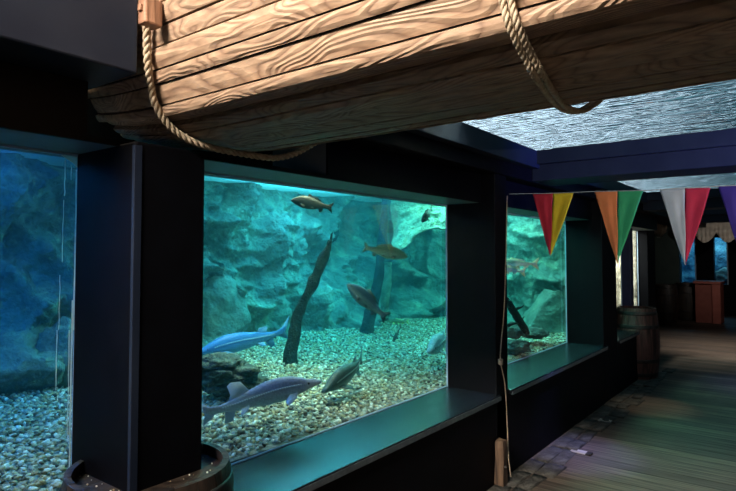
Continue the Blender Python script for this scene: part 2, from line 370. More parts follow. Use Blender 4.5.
# ------------------------------------------------------------------ tank interior
tankA = [(-5.15, GX-.02, -3.9, 7.98, .05, Z(.74))]
w = boxobj('tank_water', tankA[0], water_m, bev=0); tag(w, 'clear blue-green water filling the big tank behind the windows', 'water', kind='stuff')
bm = bmesh.new()
bmesh.ops.create_grid(bm, x_segments=2, y_segments=2, size=.5, matrix=Matrix.Translation((-3.66, 2.04, Z(.745))) @ Matrix.Diagonal((2.95, 11.9, 1, 1)))
tag(link_bm('water_surface', bm, surf_m), 'bright rippled water surface at the top of the big tank', 'water', kind='stuff')
# gravel bed
GZ = .595
def gz(x, y): return GZ + .05*noise.noise(Vector((x*.6, y*.6, 3))) + .05*max(0, min(1, (-x-3.4)/1.0))
bm = bmesh.new(); nx, ny = 30, 120
g = [[bm.verts.new((-5.1+2.98*i/nx, -3.5+11.45*j/ny, gz(-5.1+2.98*i/nx, -3.5+11.45*j/ny)-.012)) for j in range(ny+1)] for i in range(nx+1)]
for i in range(nx):
    for j in range(ny): bm.faces.new((g[i][j], g[i+1][j], g[i+1][j+1], g[i][j+1]))
o = link_bm('gravel_bed', bm, bed_m, smooth=True); tag(o, 'sandy ground under the pebbles of the big tank', 'gravel', kind='stuff')
def pebbles(name, x0, x1, y0, y1, zf, s, label, seed=1, smin=.5):
    rnd = random.Random(seed)
    base = bmesh.new(); bmesh.ops.create_icosphere(base, subdivisions=1, radius=1)
    base.verts.ensure_lookup_table()
    bv = [tuple(v.co) for v in base.verts]; bf = [tuple(v.index for v in f.verts) for f in base.faces]; base.free()
    V = []; Fc = []
    y = y0
    while y < y1:
        x = x0
        while x < x1:
            px = x + rnd.uniform(-.5,.5)*s; py = y + rnd.uniform(-.5,.5)*s
            k = s*rnd.uniform(smin, .95)
            a = rnd.uniform(0, PI); ca, sa = math.cos(a), math.sin(a)
            sx, sy, sz = k*rnd.uniform(.6,.9), k*rnd.uniform(.42,.65), k*rnd.uniform(.28,.45)
            tx, ty = rnd.uniform(-.4,.4), rnd.uniform(-.4,.4)
            pz = zf(px, py) + rnd.uniform(-.003,.008)
            b = len(V)
            for (vx, vy, vz) in bv:
                j = 1+rnd.uniform(-.13,.13)
                X = vx*sx*j; Y = vy*sy*j; ZZ = vz*sz*j + X*tx + Y*ty
                V.append((px+X*ca-Y*sa, py+X*sa+Y*ca, pz+ZZ))
            for f in bf: Fc.append((f[0]+b, f[1]+b, f[2]+b))
            x += s
        y += s*.95
    me = bpy.data.meshes.new(name); me.from_pydata(V, [], Fc); me.update(); me.materials.append(gravel_m)
    me.polygons.foreach_set('use_smooth', [True]*len(me.polygons))
    o = bpy.data.objects.new(name, me); C.objects.link(o); tag(o, label, 'gravel', kind='stuff'); return o
pebbles('gravel', -4.75, -2.135, .2, 7.9, gz, .031, 'cream, grey and brown pebbles covering the floor of the big tank')
# cliff at the back of the tank
def cliff(name, fn, na, nb, m, label):
    bm = bmesh.new()
    g = [[bm.verts.new(fn(i/na, j/nb)) for j in range(nb+1)] for i in range(na+1)]
    for i in range(na):
        for j in range(nb): bm.faces.new((g[i][j], g[i+1][j], g[i+1][j+1], g[i][j+1]))
    o = link_bm(name, bm, m, smooth=True); tag(o, label, 'rock'); return o
def rk(p, s=1.0):
    q = Vector(p)
    d = noise.fractal(q*.9, .75, 2.1, 7)*.28
    r = 1-abs(noise.noise(q*1.6+Vector((5,2,8)))); d += (r**4)*.26 + (1-abs(noise.noise(q*4.2)))**4*.09 + (1-abs(noise.noise(q*9)))**3*.035
    r2 = 1-abs(noise.noise(Vector((q.x*3, q.y*3.4, q.z*1.6)))); d += (r2**4)*.10
    return d*s
def f_back(a, b):
    y = -1.0 + 9.1*a; z = .45 + 2.0*b
    x = -4.75 + rk((0, y, z))*1.25
    x -= .25*(z-.6)
    return (x, y, z)
cliff('rock_wall', f_back, 330, 90, cliff_m, 'long rugged blue-green rock wall at the back of the big tank')
def f_end(a, b):
    x = -5.0 + 2.95*a; z = .45 + 2.0*b
    return (x, 7.55 - rk((x, 20, z))*.7 + .3*a*0, z)
cliff('rock_wall', f_end, 120, 70, cliff_m, 'rock wall closing the far end of the tank, seen through the far window')
# bright sloping ledge at the upper right of the middle window
def f_ledge(a, b):
    u = 390 + 66*a + 4*math.sin(b*6)*(1-a)
    v_low = 249 - 28*a + 5*math.sin(a*9); v_top = 176
    v = v_low + (v_top-v_low)*b
    e = max(0, 1-a*4); p = at(u, v, 6.2 + 1.1*b + 0.25*e*e)
    d = noise.fractal(p*2.3, .7, 2.1, 6)*.09 + noise.noise(Vector((p.x*9, p.y*9, p.z*22)))*.03
    return p + Vector((d, -d, d*.4))
def ledge():
    bm = bmesh.new(); na, nb = 70, 60
    g = [[bm.verts.new(f_ledge(i/na, j/nb)) for j in range(nb+1)] for i in range(na+1)]
    # underside running back to the cliff
    k = [[bm.verts.new(Vector(f_ledge(i/na, 0)) + Vector((-.42*t, .66*t, -.05*t+.12*t*t))) for t in (.33,.66,1)] for i in range(na+1)]
    for i in range(na):
        for j in range(nb): bm.faces.new((g[i][j], g[i+1][j], g[i+1][j+1], g[i][j+1]))
        prev0, prev1 = g[i][0], g[i+1][0]
        for t in range(3):
            bm.faces.new((prev1, prev0, k[i][t], k[i+1][t])); prev0, prev1 = k[i][t], k[i+1][t]
    o = link_bm('rock_ledge', bm, ledge_m, smooth=True)
    tag(o, 'bright pale green rock ledge at the upper right of the middle window', 'rock')
ledge()
def rock_on(u, v, w_px, h_px, seed, m, label, zg=GZ, depth=1.0, amp=.25, rotz=None, D=None, name='boulder', tilt=0):
    """a rock whose foot is seen at pixel (u, v) on the gravel"""
    p = onz(u, v, zg) if D is None else at(u, v, D)
    h = Vector((-math.sin(YAW), math.cos(YAW), 0)); DD = p.dot(h)
    w = w_px*DD/F/2; hh = h_px*DD/F/2
    o = rock_obj(name, (p.x, p.y, p.z+hh*.75), (w, w*depth, hh), seed, m, amp=amp, rotz=YAW if rotz is None else rotz, tilt=tilt)
    tag(o, label, 'rock'); return o
rock_on(214, 350, 62, 80, 3, boulder_m, 'rounded blue-green boulder at the left edge of the middle window', depth=.7)
rock_on(262, 338, 60, 55, 4, boulder_m, 'low boulder behind the blue fish, left of the dark leaning trunk', depth=.6)
rock_on(8, 392, 110, 62, 5, boulder_m, 'large blue boulder at the left edge of the leftmost window', depth=.7)
rock_on(58, 386, 60, 70, 6, boulder_m, 'tall blue boulder at the right side of the leftmost window', depth=.7)
rock_on(425, 312, 70, 38, 8, boulder_m, 'low boulder at the foot of the cliff, right side of the middle window', depth=.6)
def wedge_rock():
    bm = bmesh.new()
    p = onz(548, 331, GZ); h = Vector((-math.sin(YAW), math.cos(YAW), 0)); DD = p.dot(h); s = DD/F
    pts = [(-30,0),(24,0),(20,20),(7,42),(1,41)]
    def mk(o): return [bm.verts.new((x*s, o*(.75 if y > 5 else 1), y*s)) for x, y in pts]
    A = mk(-.22); B = mk(.3)
    bm.faces.new(A); bm.faces.new(B[::-1])
    for i in range(5): bm.faces.new((A[(i+1)%5], A[i], B[i], B[(i+1)%5]))
    bmesh.ops.triangulate(bm, faces=bm.faces[:])
    for _ in range(4): bmesh.ops.subdivide_edges(bm, edges=bm.edges[:], cuts=1, use_grid_fill=True)
    for v in bm.verts:
        v.co += noise.noise_vector(v.co*5)*.035 + noise.noise_vector(v.co*14)*.012
    o = link_bm('boulder', bm, boulder_m, smooth=True); o.location = (p.x, p.y, GZ-.03); o.rotation_euler = (0,0,YAW)
    tag(o, 'grey-green pointed wedge-shaped boulder seen through the far window', 'rock')
wedge_rock()
for i, (u, v, w, h, lb) in enumerate((
    (232, 393, 66, 20, 'dark flat rock lying lowest of three behind the tail of the large pale sturgeon'),
    (226, 380, 60, 17, 'dark flat rock in the middle of the stack of three left of the trunk'),
    (218, 368, 44, 13, 'small dark rock on top of the stack under the blue fish'))):
    p = at(u, v, 3.75); s = 3.75/F
    o = rock_obj('flat_rock', (p.x, p.y, p.z+h*s*.5), (w*s*.5, .16, h*s*.55), 21+i, dark_rock, amp=.35, freq=2.2, rotz=YAW-.1)
    tag(o, lb, 'rock', 'dark flat rocks stacked in the middle window')
for i, (u, v, w, h, lb) in enumerate((
    (516, 350, 24, 13, 'dark rock lying nearest the glass on the gravel in the far window'),
    (535, 336, 26, 9, 'small dark rock in front of the pointed boulder in the far window'),
    (512, 334, 26, 14, 'dark rock under the broken branch at the left of the far window'))):
    p = at(u, v, (5.45, 6.1, 5.9)[i]); s = p.length/F*.93
    o = rock_obj('dark_rock', (p.x, p.y, p.z+h*s*.3), (w*s*.5, .14, h*s*.5), 31+i, dark_rock, amp=.35, freq=2.2, rotz=YAW)
    tag(o, lb, 'rock', 'dark rocks in the far window')
# driftwood
for _b in (bark_m, bark_blue): bsdf(_b).inputs['Specular IOR Level'].default_value = .1
def trunk(name, pts, rads, m, label, branches=()):
    path = smooth_path(pts, 40); bm = bmesh.new()
    n = len(rads)-1; R = []
    for i in range(41):
        t = i/40*n; k = min(int(t), n-1); R.append(rads[k]+(rads[k+1]-rads[k])*(t-k))
    tube(bm, path, R, 18)
    for (bp, br) in branches: tube(bm, smooth_path(bp, 10), [br*(1-.08*j) for j in range(11)], 8)
    for v in bm.verts: v.co += noise.noise_vector(Vector((v.co.x*14, v.co.y*14, v.co.z*4)))*.022 + noise.noise_vector(v.co*40)*.005
    o = link_bm(name, bm, m, smooth=True); tag(o, label, 'driftwood'); return o
b0 = onz(290, 366, GZ-.02); D0 = b0.dot(Vector((-math.sin(YAW), math.cos(YAW), 0)))
trunk('driftwood', [b0-Vector((0,0,.05)), at(291, 350, D0), at(296, 325, D0), at(303, 302, D0-.05), at(317, 275, D0-.1), at(324, 255, D0-.12), at(331, 241, D0-.12)], [.064,.056,.048,.045,.042,.036,.022], bark_m,
      'dark leaning driftwood trunk with broken tip in the middle window', [([at(329,250,D0-.12), at(332,240,D0-.12), at(333,234,D0-.12)], .02), ([at(303,306,D0), at(299,300,D0)], .018)])
D1 = 6.7
trunk('driftwood', [at(367, 333, D1), at(370, 318, D1), at(377, 285, D1), at(382, 250, D1), at(384, 225, D1), at(387, 190, D1)], [.085,.075,.055,.055,.05,.045], bark_blue,
      'thin bluish driftwood trunk standing behind two fish in the middle window')
D2 = 7.0  # short pale tapered column in the ledge material
tp = trunk('pale_column', [at(384, 318, D2), at(385, 300, D2), at(387, 280, D2), at(388, 262, D2)], [.05,.055,.05,.045], ledge_m,
      'short pale column behind the thin bluish trunk')
D3 = 5.6
trunk('driftwood', [at(504, 296, D3), at(513, 311, D3), at(523, 326, D3), at(527, 334, D3)], [.03,.035,.03,.02], bark_m, 'dark broken branch lying over rocks at the left of the far window',
      [([at(511,312,D3), at(518,308,D3), at(524,306,D3)], .018), ([at(509,326,D3-.1), at(519,322,D3), at(524,317,D3)], .018)])
# ------------------------------------------------------------------ fish
def fish_mat(name, top, belly, zmid, zs, spot=None):
    m = mat(name, top, .5, spec=.2)
    tc = nd(m, 'ShaderNodeTexCoord'); sp = nd(m, 'ShaderNodeSeparateXYZ'); lk(m, tc.outputs['Object'], sp.inputs[0])
    mr = nd(m, 'ShaderNodeMapRange'); mr.inputs['From Min'].default_value = zmid-zs; mr.inputs['From Max'].default_value = zmid+zs
    lk(m, sp.outputs['Z'], mr.inputs['Value'])
    r = ramp(m, [(0, belly), (1, top)]); lk(m, mr.outputs[0], r.inputs['Fac'])
    vo = nd(m, 'ShaderNodeTexVoronoi'); vo.inputs['Scale'].default_value = 90; lk(m, tc.outputs['Object'], vo.inputs['Vector'])
    mx = nd(m, 'ShaderNodeMixRGB', blend_type='MULTIPLY'); mx.inputs['Fac'].default_value = .5
    r2 = ramp(m, [(0, (1,1,1)), (.8, (.45,.45,.45))]); lk(m, vo.outputs['Distance'], r2.inputs['Fac'])
    lk(m, r.outputs[0], mx.inputs[1]); lk(m, r2.outputs[0], mx.inputs[2]); lk(m, mx.outputs[0], bsdf(m).inputs['Base Color'])
    bump(m, vo.outputs['Distance'], .3, .002)
    return m
CARP = [(0,.0,-.0,.006),(.02,.022,-.03,.022),(.07,.06,-.055,.045),(.14,.10,-.08,.062),(.22,.13,-.105,.072),(.33,.15,-.125,.078),(.45,.145,-.125,.072),(.58,.115,-.105,.055),(.7,.075,-.07,.038),(.8,.048,-.048,.024),(.87,.04,-.042,.015),(.9,.045,-.045,.008),(.93,.05,-.05,.004)]
STUR = [(0,.008,-.010,.018),(.02,.015,-.015,.028),(.05,.022,-.018,.034),(.10,.03,-.022,.04),(.17,.052,-.036,.052),(.25,.072,-.048,.058),(.35,.082,-.055,.060),(.47,.076,-.052,.054),(.6,.056,-.042,.042),(.72,.036,-.032,.026),(.8,.026,-.024,.018),(.87,.022,-.018,.012),(.93,.030,-.012,.008),(.98,.045,.01,.004)]
def fish(kind, head, tail, m, label, bend=.0, roll=0, eye_m=None, name=None, scale_h=1.0, group=None, dors=.62):
    head = Vector(head); tail = Vector(tail); L = (head-tail).length
    prof = CARP if kind == 'carp' else STUR
    bm = bmesh.new(); seg = 20
    # resample the profile
    N = 44; rings = []
    def P(t):
        for a, b in zip(prof, prof[1:]):
            if t <= b[0]:
                f = (t-a[0])/(b[0]-a[0]); f = f*f*(3-2*f)*.4+f*.6
                return [a[k]+(b[k]-a[k])*f for k in range(1,4)]
        return list(prof[-1][1:])
    tmax = prof[-1][0]
    def sp(t):   # spine offset sideways
        return bend*L*math.sin(t*PI*1.15)*(.4+t) if bend else 0
    for i in range(N+1):
        t = tmax*i/N; tp, bt, wd = P(t); tp *= scale_h; bt *= scale_h
        x = L*(.5-t); cz = (tp+bt)/2*L; hz = max(.002, (tp-bt)/2*L)
        ring = []
        for k in range(seg):
            a = 2*PI*k/seg; ca, sa = math.cos(a), math.sin(a)
            yy = wd*L*math.copysign(abs(ca)**.85, ca); zz = hz*math.copysign(abs(sa)**.95, sa)
            ring.append(bm.verts.new((x, yy+sp(t), cz+zz)))
        rings.append(ring)
    for a, b in zip(rings, rings[1:]):
        for k in range(seg): bm.faces.new((a[k], b[k], b[(k+1)%seg], a[(k+1)%seg]))
    bm.faces.new(rings[0]); bm.faces.new(rings[-1][::-1])
    def fin(pts, th=.004, y=0, ang=0, side=0):
        """outline in (t, z) of length units; base points first and last"""
        A = []; B = []
        for (t, z) in pts:
            x = L*(.5-t); zz = z*L
            if side:
                dz = zz; yy = side*(y*L + abs(dz)*math.cos(ang)); zz2 = -.03*L - abs(dz)*math.sin(ang)
                A.append(bm.verts.new((x, yy+sp(t), zz2+th*L*.5))); B.append(bm.verts.new((x, yy+sp(t), zz2-th*L*.5)))
            else:
                A.append(bm.verts.new((x, sp(t)+th*L*.5, zz))); B.append(bm.verts.new((x, sp(t)-th*L*.5, zz)))
        n = len(pts)
        f1 = bm.faces.new(A); f2 = bm.faces.new(B[::-1])
        for f in (f1, f2): f.material_index = 1
        for i in range(n):
            f = bm.faces.new((A[(i+1)%n], A[i], B[i], B[(i+1)%n])); f.material_index = 1
    h = scale_h
    if kind == 'carp':
        fin([(.86,.035),(.93,.085),(1.0,.135),(.985,.06),(.955,.0),(.985,-.06),(1.0,-.13),(.93,-.08),(.86,-.035)])
        fin([(.36,.13*h),(.40,.20*h),(.47,.175*h),(.60,.15*h),(.70,.11*h),(.68,.07*h),(.5,.12*h)])
        fin([(.66,-.07*h),(.70,-.145*h),(.76,-.125*h),(.78,-.045*h)])
        for s in (1,-1):
            fin([(.24,0),(.28,.085),(.36,.10),(.34,.03),(.29,0)], side=s, y=.055, ang=.9)
            fin([(.46,0),(.50,.075),(.57,.085),(.54,.02)], side=s, y=.04, ang=1.2)
    else:
        fin([(.86,.018),(.92,.035),(.97,.08),(1.05,.15),(1.01,.055),(.975,.0),(1.0,-.085),(.94,-.055),(.88,-.016)])
        fin([(.60+.08*(1-dors),.055*h*dors**.5),(.66+.05*(1-dors),.115*h*dors),(.74,.125*h*dors),(.77,.11*h*dors),(.755,.06*h*dors),(.78,.026*h)])
        fin([(.72,-.028*h),(.78,-.085*h),(.83,-.08*h),(.82,-.018*h)])
        for s in (1,-1):
            fin([(.22,0),(.25,.05),(.34,.11),(.35,.06),(.29,0)], side=s, y=.05, ang=.55)
            fin([(.62,0),(.65,.045),(.71,.06),(.69,.01)], side=s, y=.03, ang=.9)
        # rows of bony scutes: along the back and along both flanks
        for k in range(34):
            t = .19 + .66*k/34; tp, bt, wd = P(t); tp *= h; bt *= h
            for s in (1, -1, 0):
                if s == 0 and (t > .72 or k % 2): continue
                c = Vector((L*(.5-t), sp(t)+s*wd*L*.97, ((tp+bt)/2+(tp-bt)*.10)*L)) if s else Vector((L*(.5-t), sp(t), tp*L))
                r = L*(.0095 if s else .007)
                q = bmesh.ops.create_icosphere(bm, subdivisions=1, radius=1, matrix=Matrix.Translation(c) @ Matrix.Diagonal((r*.9, r*.6, r*.9, 1)))
                for v in q['verts']:
                    for f in v.link_faces: f.material_index = 2
        for s in (1,-1):   # barbels
            for q in (.3,1): tube(bm, [(L*.46, s*.012*L*q, -.012*L), (L*.465, s*.014*L*q, -.035*L), (L*.455, s*.014*L*q, -.05*L)], .002*L, 5)
    nm = name or kind
    root = empty(nm)
    x = (head-tail).normalized(); up = Vector((0,0,1)); y = up.cross(x).normalized(); z = x.cross(y)
    M = Matrix((x, y, z)).transposed().to_4x4()
    M = Matrix.Translation((head+tail)/2) @ M @ Matrix.Rotation(roll, 4, 'X')
    root.matrix_world = M
    link_bm('body', bm, m, root, smooth=True)
    et, eb, ew = P(.075 if kind == 'carp' else .12)
    for s in (1,-1):
        bm = bmesh.new(); bmesh.ops.create_icosphere(bm, subdivisions=2, radius=(.014 if kind=='carp' else .009)*L, matrix=Matrix.Translation((L*(.5-(.08 if kind=='carp' else .12)), s*ew*L*.9+sp(.08), (et*h*.35)*L)))
        link_bm('eye', bm, eye_m or black, root, smooth=True)
    tag(root, label, 'fish', group); return root
def fset(n, top, belly, fincol, sc=(.75,.78,.8), zmid=0, zs=.02):
    return [fish_mat(n, top, belly, zmid, zs), mat(n+'_fin', fincol, .7, 0, .05), mat(n+'_scute', sc, .5)]
fm_white = fset('pale_sturgeon', (.46,.45,.64), (.98,.98,1), (.78,.80,.95), (1,1,1), .012, .02)
fm_blue = fset('blue_sturgeon', (.03,.17,.55), (.10,.33,.72), (.07,.2,.42), (.3,.55,.8))
fm_dark = fset('dark_sturgeon', (.045,.07,.085), (.3,.36,.36), (.08,.12,.14), (.25,.32,.34), -.01, .02)
fm_carpd = fset('dark_carp', (.002,.003,.0035), (.004,.006,.006), (.003,.004,.004))
fm_carp = fset('olive_carp', (.12,.15,.09), (.50,.50,.34), (.16,.16,.12))
fm_carpb = fset('blue_carp', (.04,.08,.14), (.22,.28,.30), (.07,.09,.10))
fm_light = fset('light_carp', (.55,.52,.30), (.95,.88,.6), (.95,.75,.42))
fish('stur', at(321, 381, 3.20), at(201, 415, 2.93), fm_white, 'large pale lilac sturgeon with a row of white scutes, swimming low over the gravel', bend=.03, name='sturgeon', scale_h=1.45, dors=1.0)
fish('stur', at(194, 354, 4.3), at(288, 331, 4.75), fm_blue, 'bright blue sturgeon gliding above the dark rocks at the left of the middle window', bend=.03, name='sturgeon', scale_h=1.4)
fish('stur', at(323, 392, 3.65), at(364, 358, 4.25), fm_dark, 'small dark sturgeon nosing the gravel in front of the pale sturgeon', name='sturgeon', scale_h=1.5, bend=.04)
fish('stur', at(429, 352, 4.55), at(449, 336, 5.3), fset('ray_sturgeon', (.4,.5,.62), (.75,.85,.9), (.6,.7,.8)), 'pale sturgeon facing the glass at the right edge of the middle window', name='sturgeon', scale_h=1.5)
fish('carp', at(291, 200, 4.1), at(333, 208, 4.1), fm_carpd, 'dark carp swimming left near the water surface in the middle window', name='carp', scale_h=1.1, bend=.02)
fish('carp', at(408, 257, 4.6), at(363, 247, 4.6), fm_carp, 'olive carp swimming right in front of the thin bluish trunk', name='carp', scale_h=1.05, bend=.04)
fish('carp', at(347, 284, 4.4), at(387, 318, 4.5), fm_carpb, 'blue-backed carp heading up and left below the olive carp', name='carp', scale_h=1.05, bend=-.04)
fish('carp', at(422, 222, 5.0), at(432, 208, 5.25), fm_carpd, 'small dark fish nosing down in the upper right of the middle window', name='small_fish', scale_h=.9)
fish('carp', at(387, 321, 6.6), at(409, 322, 6.6), fset('yellow_fish', (.12,.14,.08), (.4,.38,.2), (.7,.62,.2)), 'small yellow-tailed fish swimming just above the far gravel', name='small_fish', scale_h=.75)
fish('carp', at(393, 342, 5.6), at(401, 326, 5.75), fm_carpd, 'thin small dark fish nosing down to the gravel below the yellow-tailed fish', name='small_fish', scale_h=.55)
fish('carp', at(492, 263, 5.65), at(539, 264, 5.75), fm_light, 'pale carp with golden tail, upper one of the pair in the far window', name='carp', scale_h=.6)
fish('carp', at(485, 266, 5.5), at(526, 272, 5.6), fm_light, 'pale carp with golden tail, lower one of the pair in the far window', name='carp', scale_h=.65)
# ------------------------------------------------------------------ pale patch and limescale streaks on the leftmost window
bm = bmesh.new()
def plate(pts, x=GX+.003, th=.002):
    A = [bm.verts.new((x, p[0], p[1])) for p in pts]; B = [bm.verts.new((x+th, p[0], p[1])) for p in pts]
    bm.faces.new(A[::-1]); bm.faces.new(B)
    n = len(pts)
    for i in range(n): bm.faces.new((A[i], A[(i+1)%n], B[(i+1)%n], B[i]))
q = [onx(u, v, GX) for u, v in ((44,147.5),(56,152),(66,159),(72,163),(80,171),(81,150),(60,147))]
plate([(p.y, p.z) for p in q][::-1])  # flat pale patch across the upper corner of the pane
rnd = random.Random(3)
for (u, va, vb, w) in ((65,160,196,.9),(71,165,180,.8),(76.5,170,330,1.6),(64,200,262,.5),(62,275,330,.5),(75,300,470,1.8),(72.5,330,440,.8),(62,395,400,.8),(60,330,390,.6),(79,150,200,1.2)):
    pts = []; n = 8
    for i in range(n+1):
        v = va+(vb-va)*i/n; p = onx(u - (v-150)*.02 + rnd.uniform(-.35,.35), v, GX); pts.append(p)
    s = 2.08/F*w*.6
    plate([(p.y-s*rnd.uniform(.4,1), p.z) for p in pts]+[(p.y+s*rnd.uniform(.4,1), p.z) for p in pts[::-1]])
tag(link_bm('pale_patch_streaks', bm, lime_m), 'white and yellowish patch with limescale drip streaks on the leftmost window beside the pillar', 'limescale')
# ------------------------------------------------------------------ hull of planks hung across the corridor
prof = [(1.15,1.62),(1.02,1.45),(.95,1.2),(.945,.95),(.96,.75),(.995,.60),(1.09,.452),(1.2,.405),(1.35,.383),(1.55,.402),(1.75,.48),(1.9,.65),(1.99,.9),(2.0,1.2),(1.93,1.45),(1.75,1.68),(1.45,1.76),(1.15,1.62)]
prof = [Vector((a, b)) for a, b in prof]
def hull():
    root = empty('boat_hull', (0, 1.47, Z(.385)))
    root.location = (0, 1.47, Z(.385)); base = root.location.copy()
    # arc-length parametrisation
    segs = []; tot = 0
    for a, b in zip(prof, prof[1:]): segs.append((tot, a, b)); tot += (b-a).length
    def pt(s):
        s = max(0, min(tot-1e-6, s))
        for (t, a, b) in reversed(segs):
            if s >= t: return a.lerp(b, (s-t)/(b-a).length), (b-a).normalized()
    # length at the chine
    sc = sum((b-a).length for a, b in zip(prof[:6], prof[1:7]))
    cuts = [0]
    widths_up = [.036,.068,.042,.066,.055,.062,.05,.068,.058,.065,.06,.055,.06,.065,.06,.06,.06]
    w = sc; up = [w]
    for d in widths_up:
        w -= d
        if w <= 0: break
        up.append(w)
    up = [0]+sorted([x for x in up if x > .03])
    w = sc; dn = []
    for d in [.052,.045,.06,.055,.07,.06,.065,.06,.07]+[.07]*40:
        w += d
        if w >= tot-.03: break
        dn.append(w)
    cuts = up + dn + [tot]
    cen = Vector((1.47, 1.05))
    bm = bmesh.new(); nx = 26; x0, x1 = -2.17, 2.5
    rnd = random.Random(5)
    for a, b in zip(cuts, cuts[1:]):
        jit = rnd.uniform(-.004, .005)
        if abs(a-sc) < .001: jit = -.012        # recessed board just below the chine
        if abs(b-sc) < .001: jit = .010
        gap = .0028; m_ = 3
        ss = [a+gap+(b-a-2*gap)*k/m_ for k in range(m_+1)]
        xa = x0 + rnd.uniform(-.012, .012); rows = []
        for i in range(nx+1):
            x = xa + (x1-xa)*(i/nx)
            tp = 1 - .10*max(0, (-1.55-x)/.62)**2 - .10*max(0, (x-1.9)/.6)**2
            outer = []; inner = []
            for s in ss:
                p, t = pt(s); nrm = Vector((-t.y, t.x));  # outward?
                if (p-cen).dot(nrm) < 0: nrm = -nrm
                edge = -.003 if (s == ss[0] or s == ss[-1]) else 0
                po = cen + (p-cen)*tp + nrm*(jit+edge); pi = cen + (p-cen)*tp - nrm*.028
                outer.append(bm.verts.new((x, po.x-base.y, po.y+EYE-base.z))); inner.append(bm.verts.new((x, pi.x-base.y, pi.y+EYE-base.z)))
            rows.append((outer, inner))
        for (o0, i0), (o1, i1) in zip(rows, rows[1:]):
            for k in range(m_):
                bm.faces.new((o0[k], o1[k], o1[k+1], o0[k+1])); bm.faces.new((i0[k+1], i1[k+1], i1[k], i0[k]))
            bm.faces.new((o1[0], o0[0], i0[0], i1[0])); bm.faces.new((o0[-1], o1[-1], i1[-1], i0[-1]))
        for (oo, ii), rv in ((rows[0], 0), (rows[-1], 1)):
            f = oo + ii[::-1]; bm.faces.new(f[::-1] if rv else f)
    bmesh.ops.recalc_face_normals(bm, faces=bm.faces[:])
    link_bm('planking', bm, hull_m, root)
    # dark inner core behind the seams, closed end boards
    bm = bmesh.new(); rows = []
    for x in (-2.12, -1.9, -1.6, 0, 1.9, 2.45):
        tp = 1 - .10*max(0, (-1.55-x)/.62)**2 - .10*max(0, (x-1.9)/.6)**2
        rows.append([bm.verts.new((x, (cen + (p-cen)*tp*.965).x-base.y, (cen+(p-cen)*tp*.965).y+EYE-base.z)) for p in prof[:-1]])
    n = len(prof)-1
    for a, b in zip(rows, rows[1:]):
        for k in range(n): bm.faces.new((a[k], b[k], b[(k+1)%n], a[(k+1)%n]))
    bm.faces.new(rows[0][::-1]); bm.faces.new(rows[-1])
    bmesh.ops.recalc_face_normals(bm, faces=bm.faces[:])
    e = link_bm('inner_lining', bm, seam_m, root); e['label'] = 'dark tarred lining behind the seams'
    tag(root, 'big brown planked wooden boat hull hung across the corridor under the ceiling', 'boat')
    return root
hull()
# wooden blocks and ropes on the hull
def rp0(u, v, y):
    r = ray(u, v); return Vector((0,0,EYE)) + r*(y/r.y)
def hy(z, off=0):   # near side of the hull at relative height z
    for a, b in zip(prof, prof[1:7]):
        lo, hi = sorted((a.y, b.y))
        if lo <= z <= hi: return a.x+(b.x-a.x)*(z-a.y)/(b.y-a.y) - off
    return .95-off
pB = rp0(145.5, 11, .915)
bl = empty('rope_block', (pB.x, hy(.75)-.03, pB.z-.04))
boxobj('block_body', (-.020, .020, -.028, .03, 0, .078), block_m, bl, .006)
boxobj('retaining_peg', (-.008, .008, -.036, -.028, .035, .055), block_m, bl, .002)
tag(bl, 'small reddish-brown wooden block holding the left rope on the hull side', 'block')
def rp(u, v, y):     # point on plane y=const through pixel
    r = ray(u, v); return Vector((0,0,EYE)) + r*(y/r.y)
RR = .0125
def hit(u, v, off):
    r = ray(u, v); best = None
    for a, b in zip(prof, prof[1:]):
        # solve t*(ry, rz) = a + k*(b-a)
        d = b-a; det = r.y*(-d.y) + r.z*d.x
        if abs(det) < 1e-9: continue
        t = (a.x*(-d.y) + a.y*d.x)/det; k = (r.y*a.y - r.z*a.x)/det
        if -1e-6 <= k <= 1+1e-6 and t > 0 and (best is None or t < best[0]):
            n = Vector((-d.y, d.x)).normalized(); n = n if n.dot(Vector((r.y, r.z))) < 0 else -n
            best = (t, n)
    t, n = best
    p = r*(t - off/abs(n.dot(Vector((r.y, r.z))))) ; return p + Vector((0,0,EYE))
xb = pB.x
rope1 = [hit(146.5, 22, .022), hit(147, 42, .018), hit(148, 64, .016), hit(151, 86, .016), hit(156, 106, .018), hit(173, 129, .018), hit(202, 145, .02)]
e1 = rope1[-1]
rope1 += [Vector((e1.x+.03, 1.42, Z(.368))), Vector((e1.x+.05, 1.56, Z(.375))), Vector((e1.x+.06, 1.70, Z(.435))), Vector((e1.x+.065, 1.84, Z(.54))), Vector((e1.x+.07, 1.97, Z(.75))), Vector((e1.x+.07, 2.03, Z(1.0))), Vector((e1.x+.07, 2.03, Z(1.2)))]
tag(link_bm('rope', rope_bm(rope1, RR), rope_m, smooth=True), 'single tan rope hanging from the wooden block round the left end of the hull', 'rope')
X2 = -.462
base2 = [hit(503, -60, .012), hit(504, -25, .012), hit(507, 2, .012), hit(513, 24, .014), hit(526, 52, .014), hit(543, 82, .02)]
base2 += [rp(558, 103, 1.50), rp(569, 110, 1.60), rp(581, 111, 1.68), rp(593, 104, 1.76), rp(601, 96, 1.84), Vector((base2[-1].x-.02, 1.97, Z(.60))), Vector((base2[-1].x-.02, 2.03, Z(.85))), Vector((base2[-1].x-.02, 2.03, Z(1.2)))]
top2 = base2[0]; base2 = [Vector((top2.x, 1.0, Z(1.5))), Vector((top2.x, .935, Z(1.1)))] + base2
for dx, lb in ((-.0085, 'left strand of the doubled tan rope looped round the middle of the hull'), (.0085, 'right strand of the doubled tan rope looped round the middle of the hull')):
    P = [p + Vector((dx, 0, 0)) for p in base2]
    tag(link_bm('rope', rope_bm(P, .0082, 22), rope_m, smooth=True), lb, 'rope', 'doubled rope round the hull')
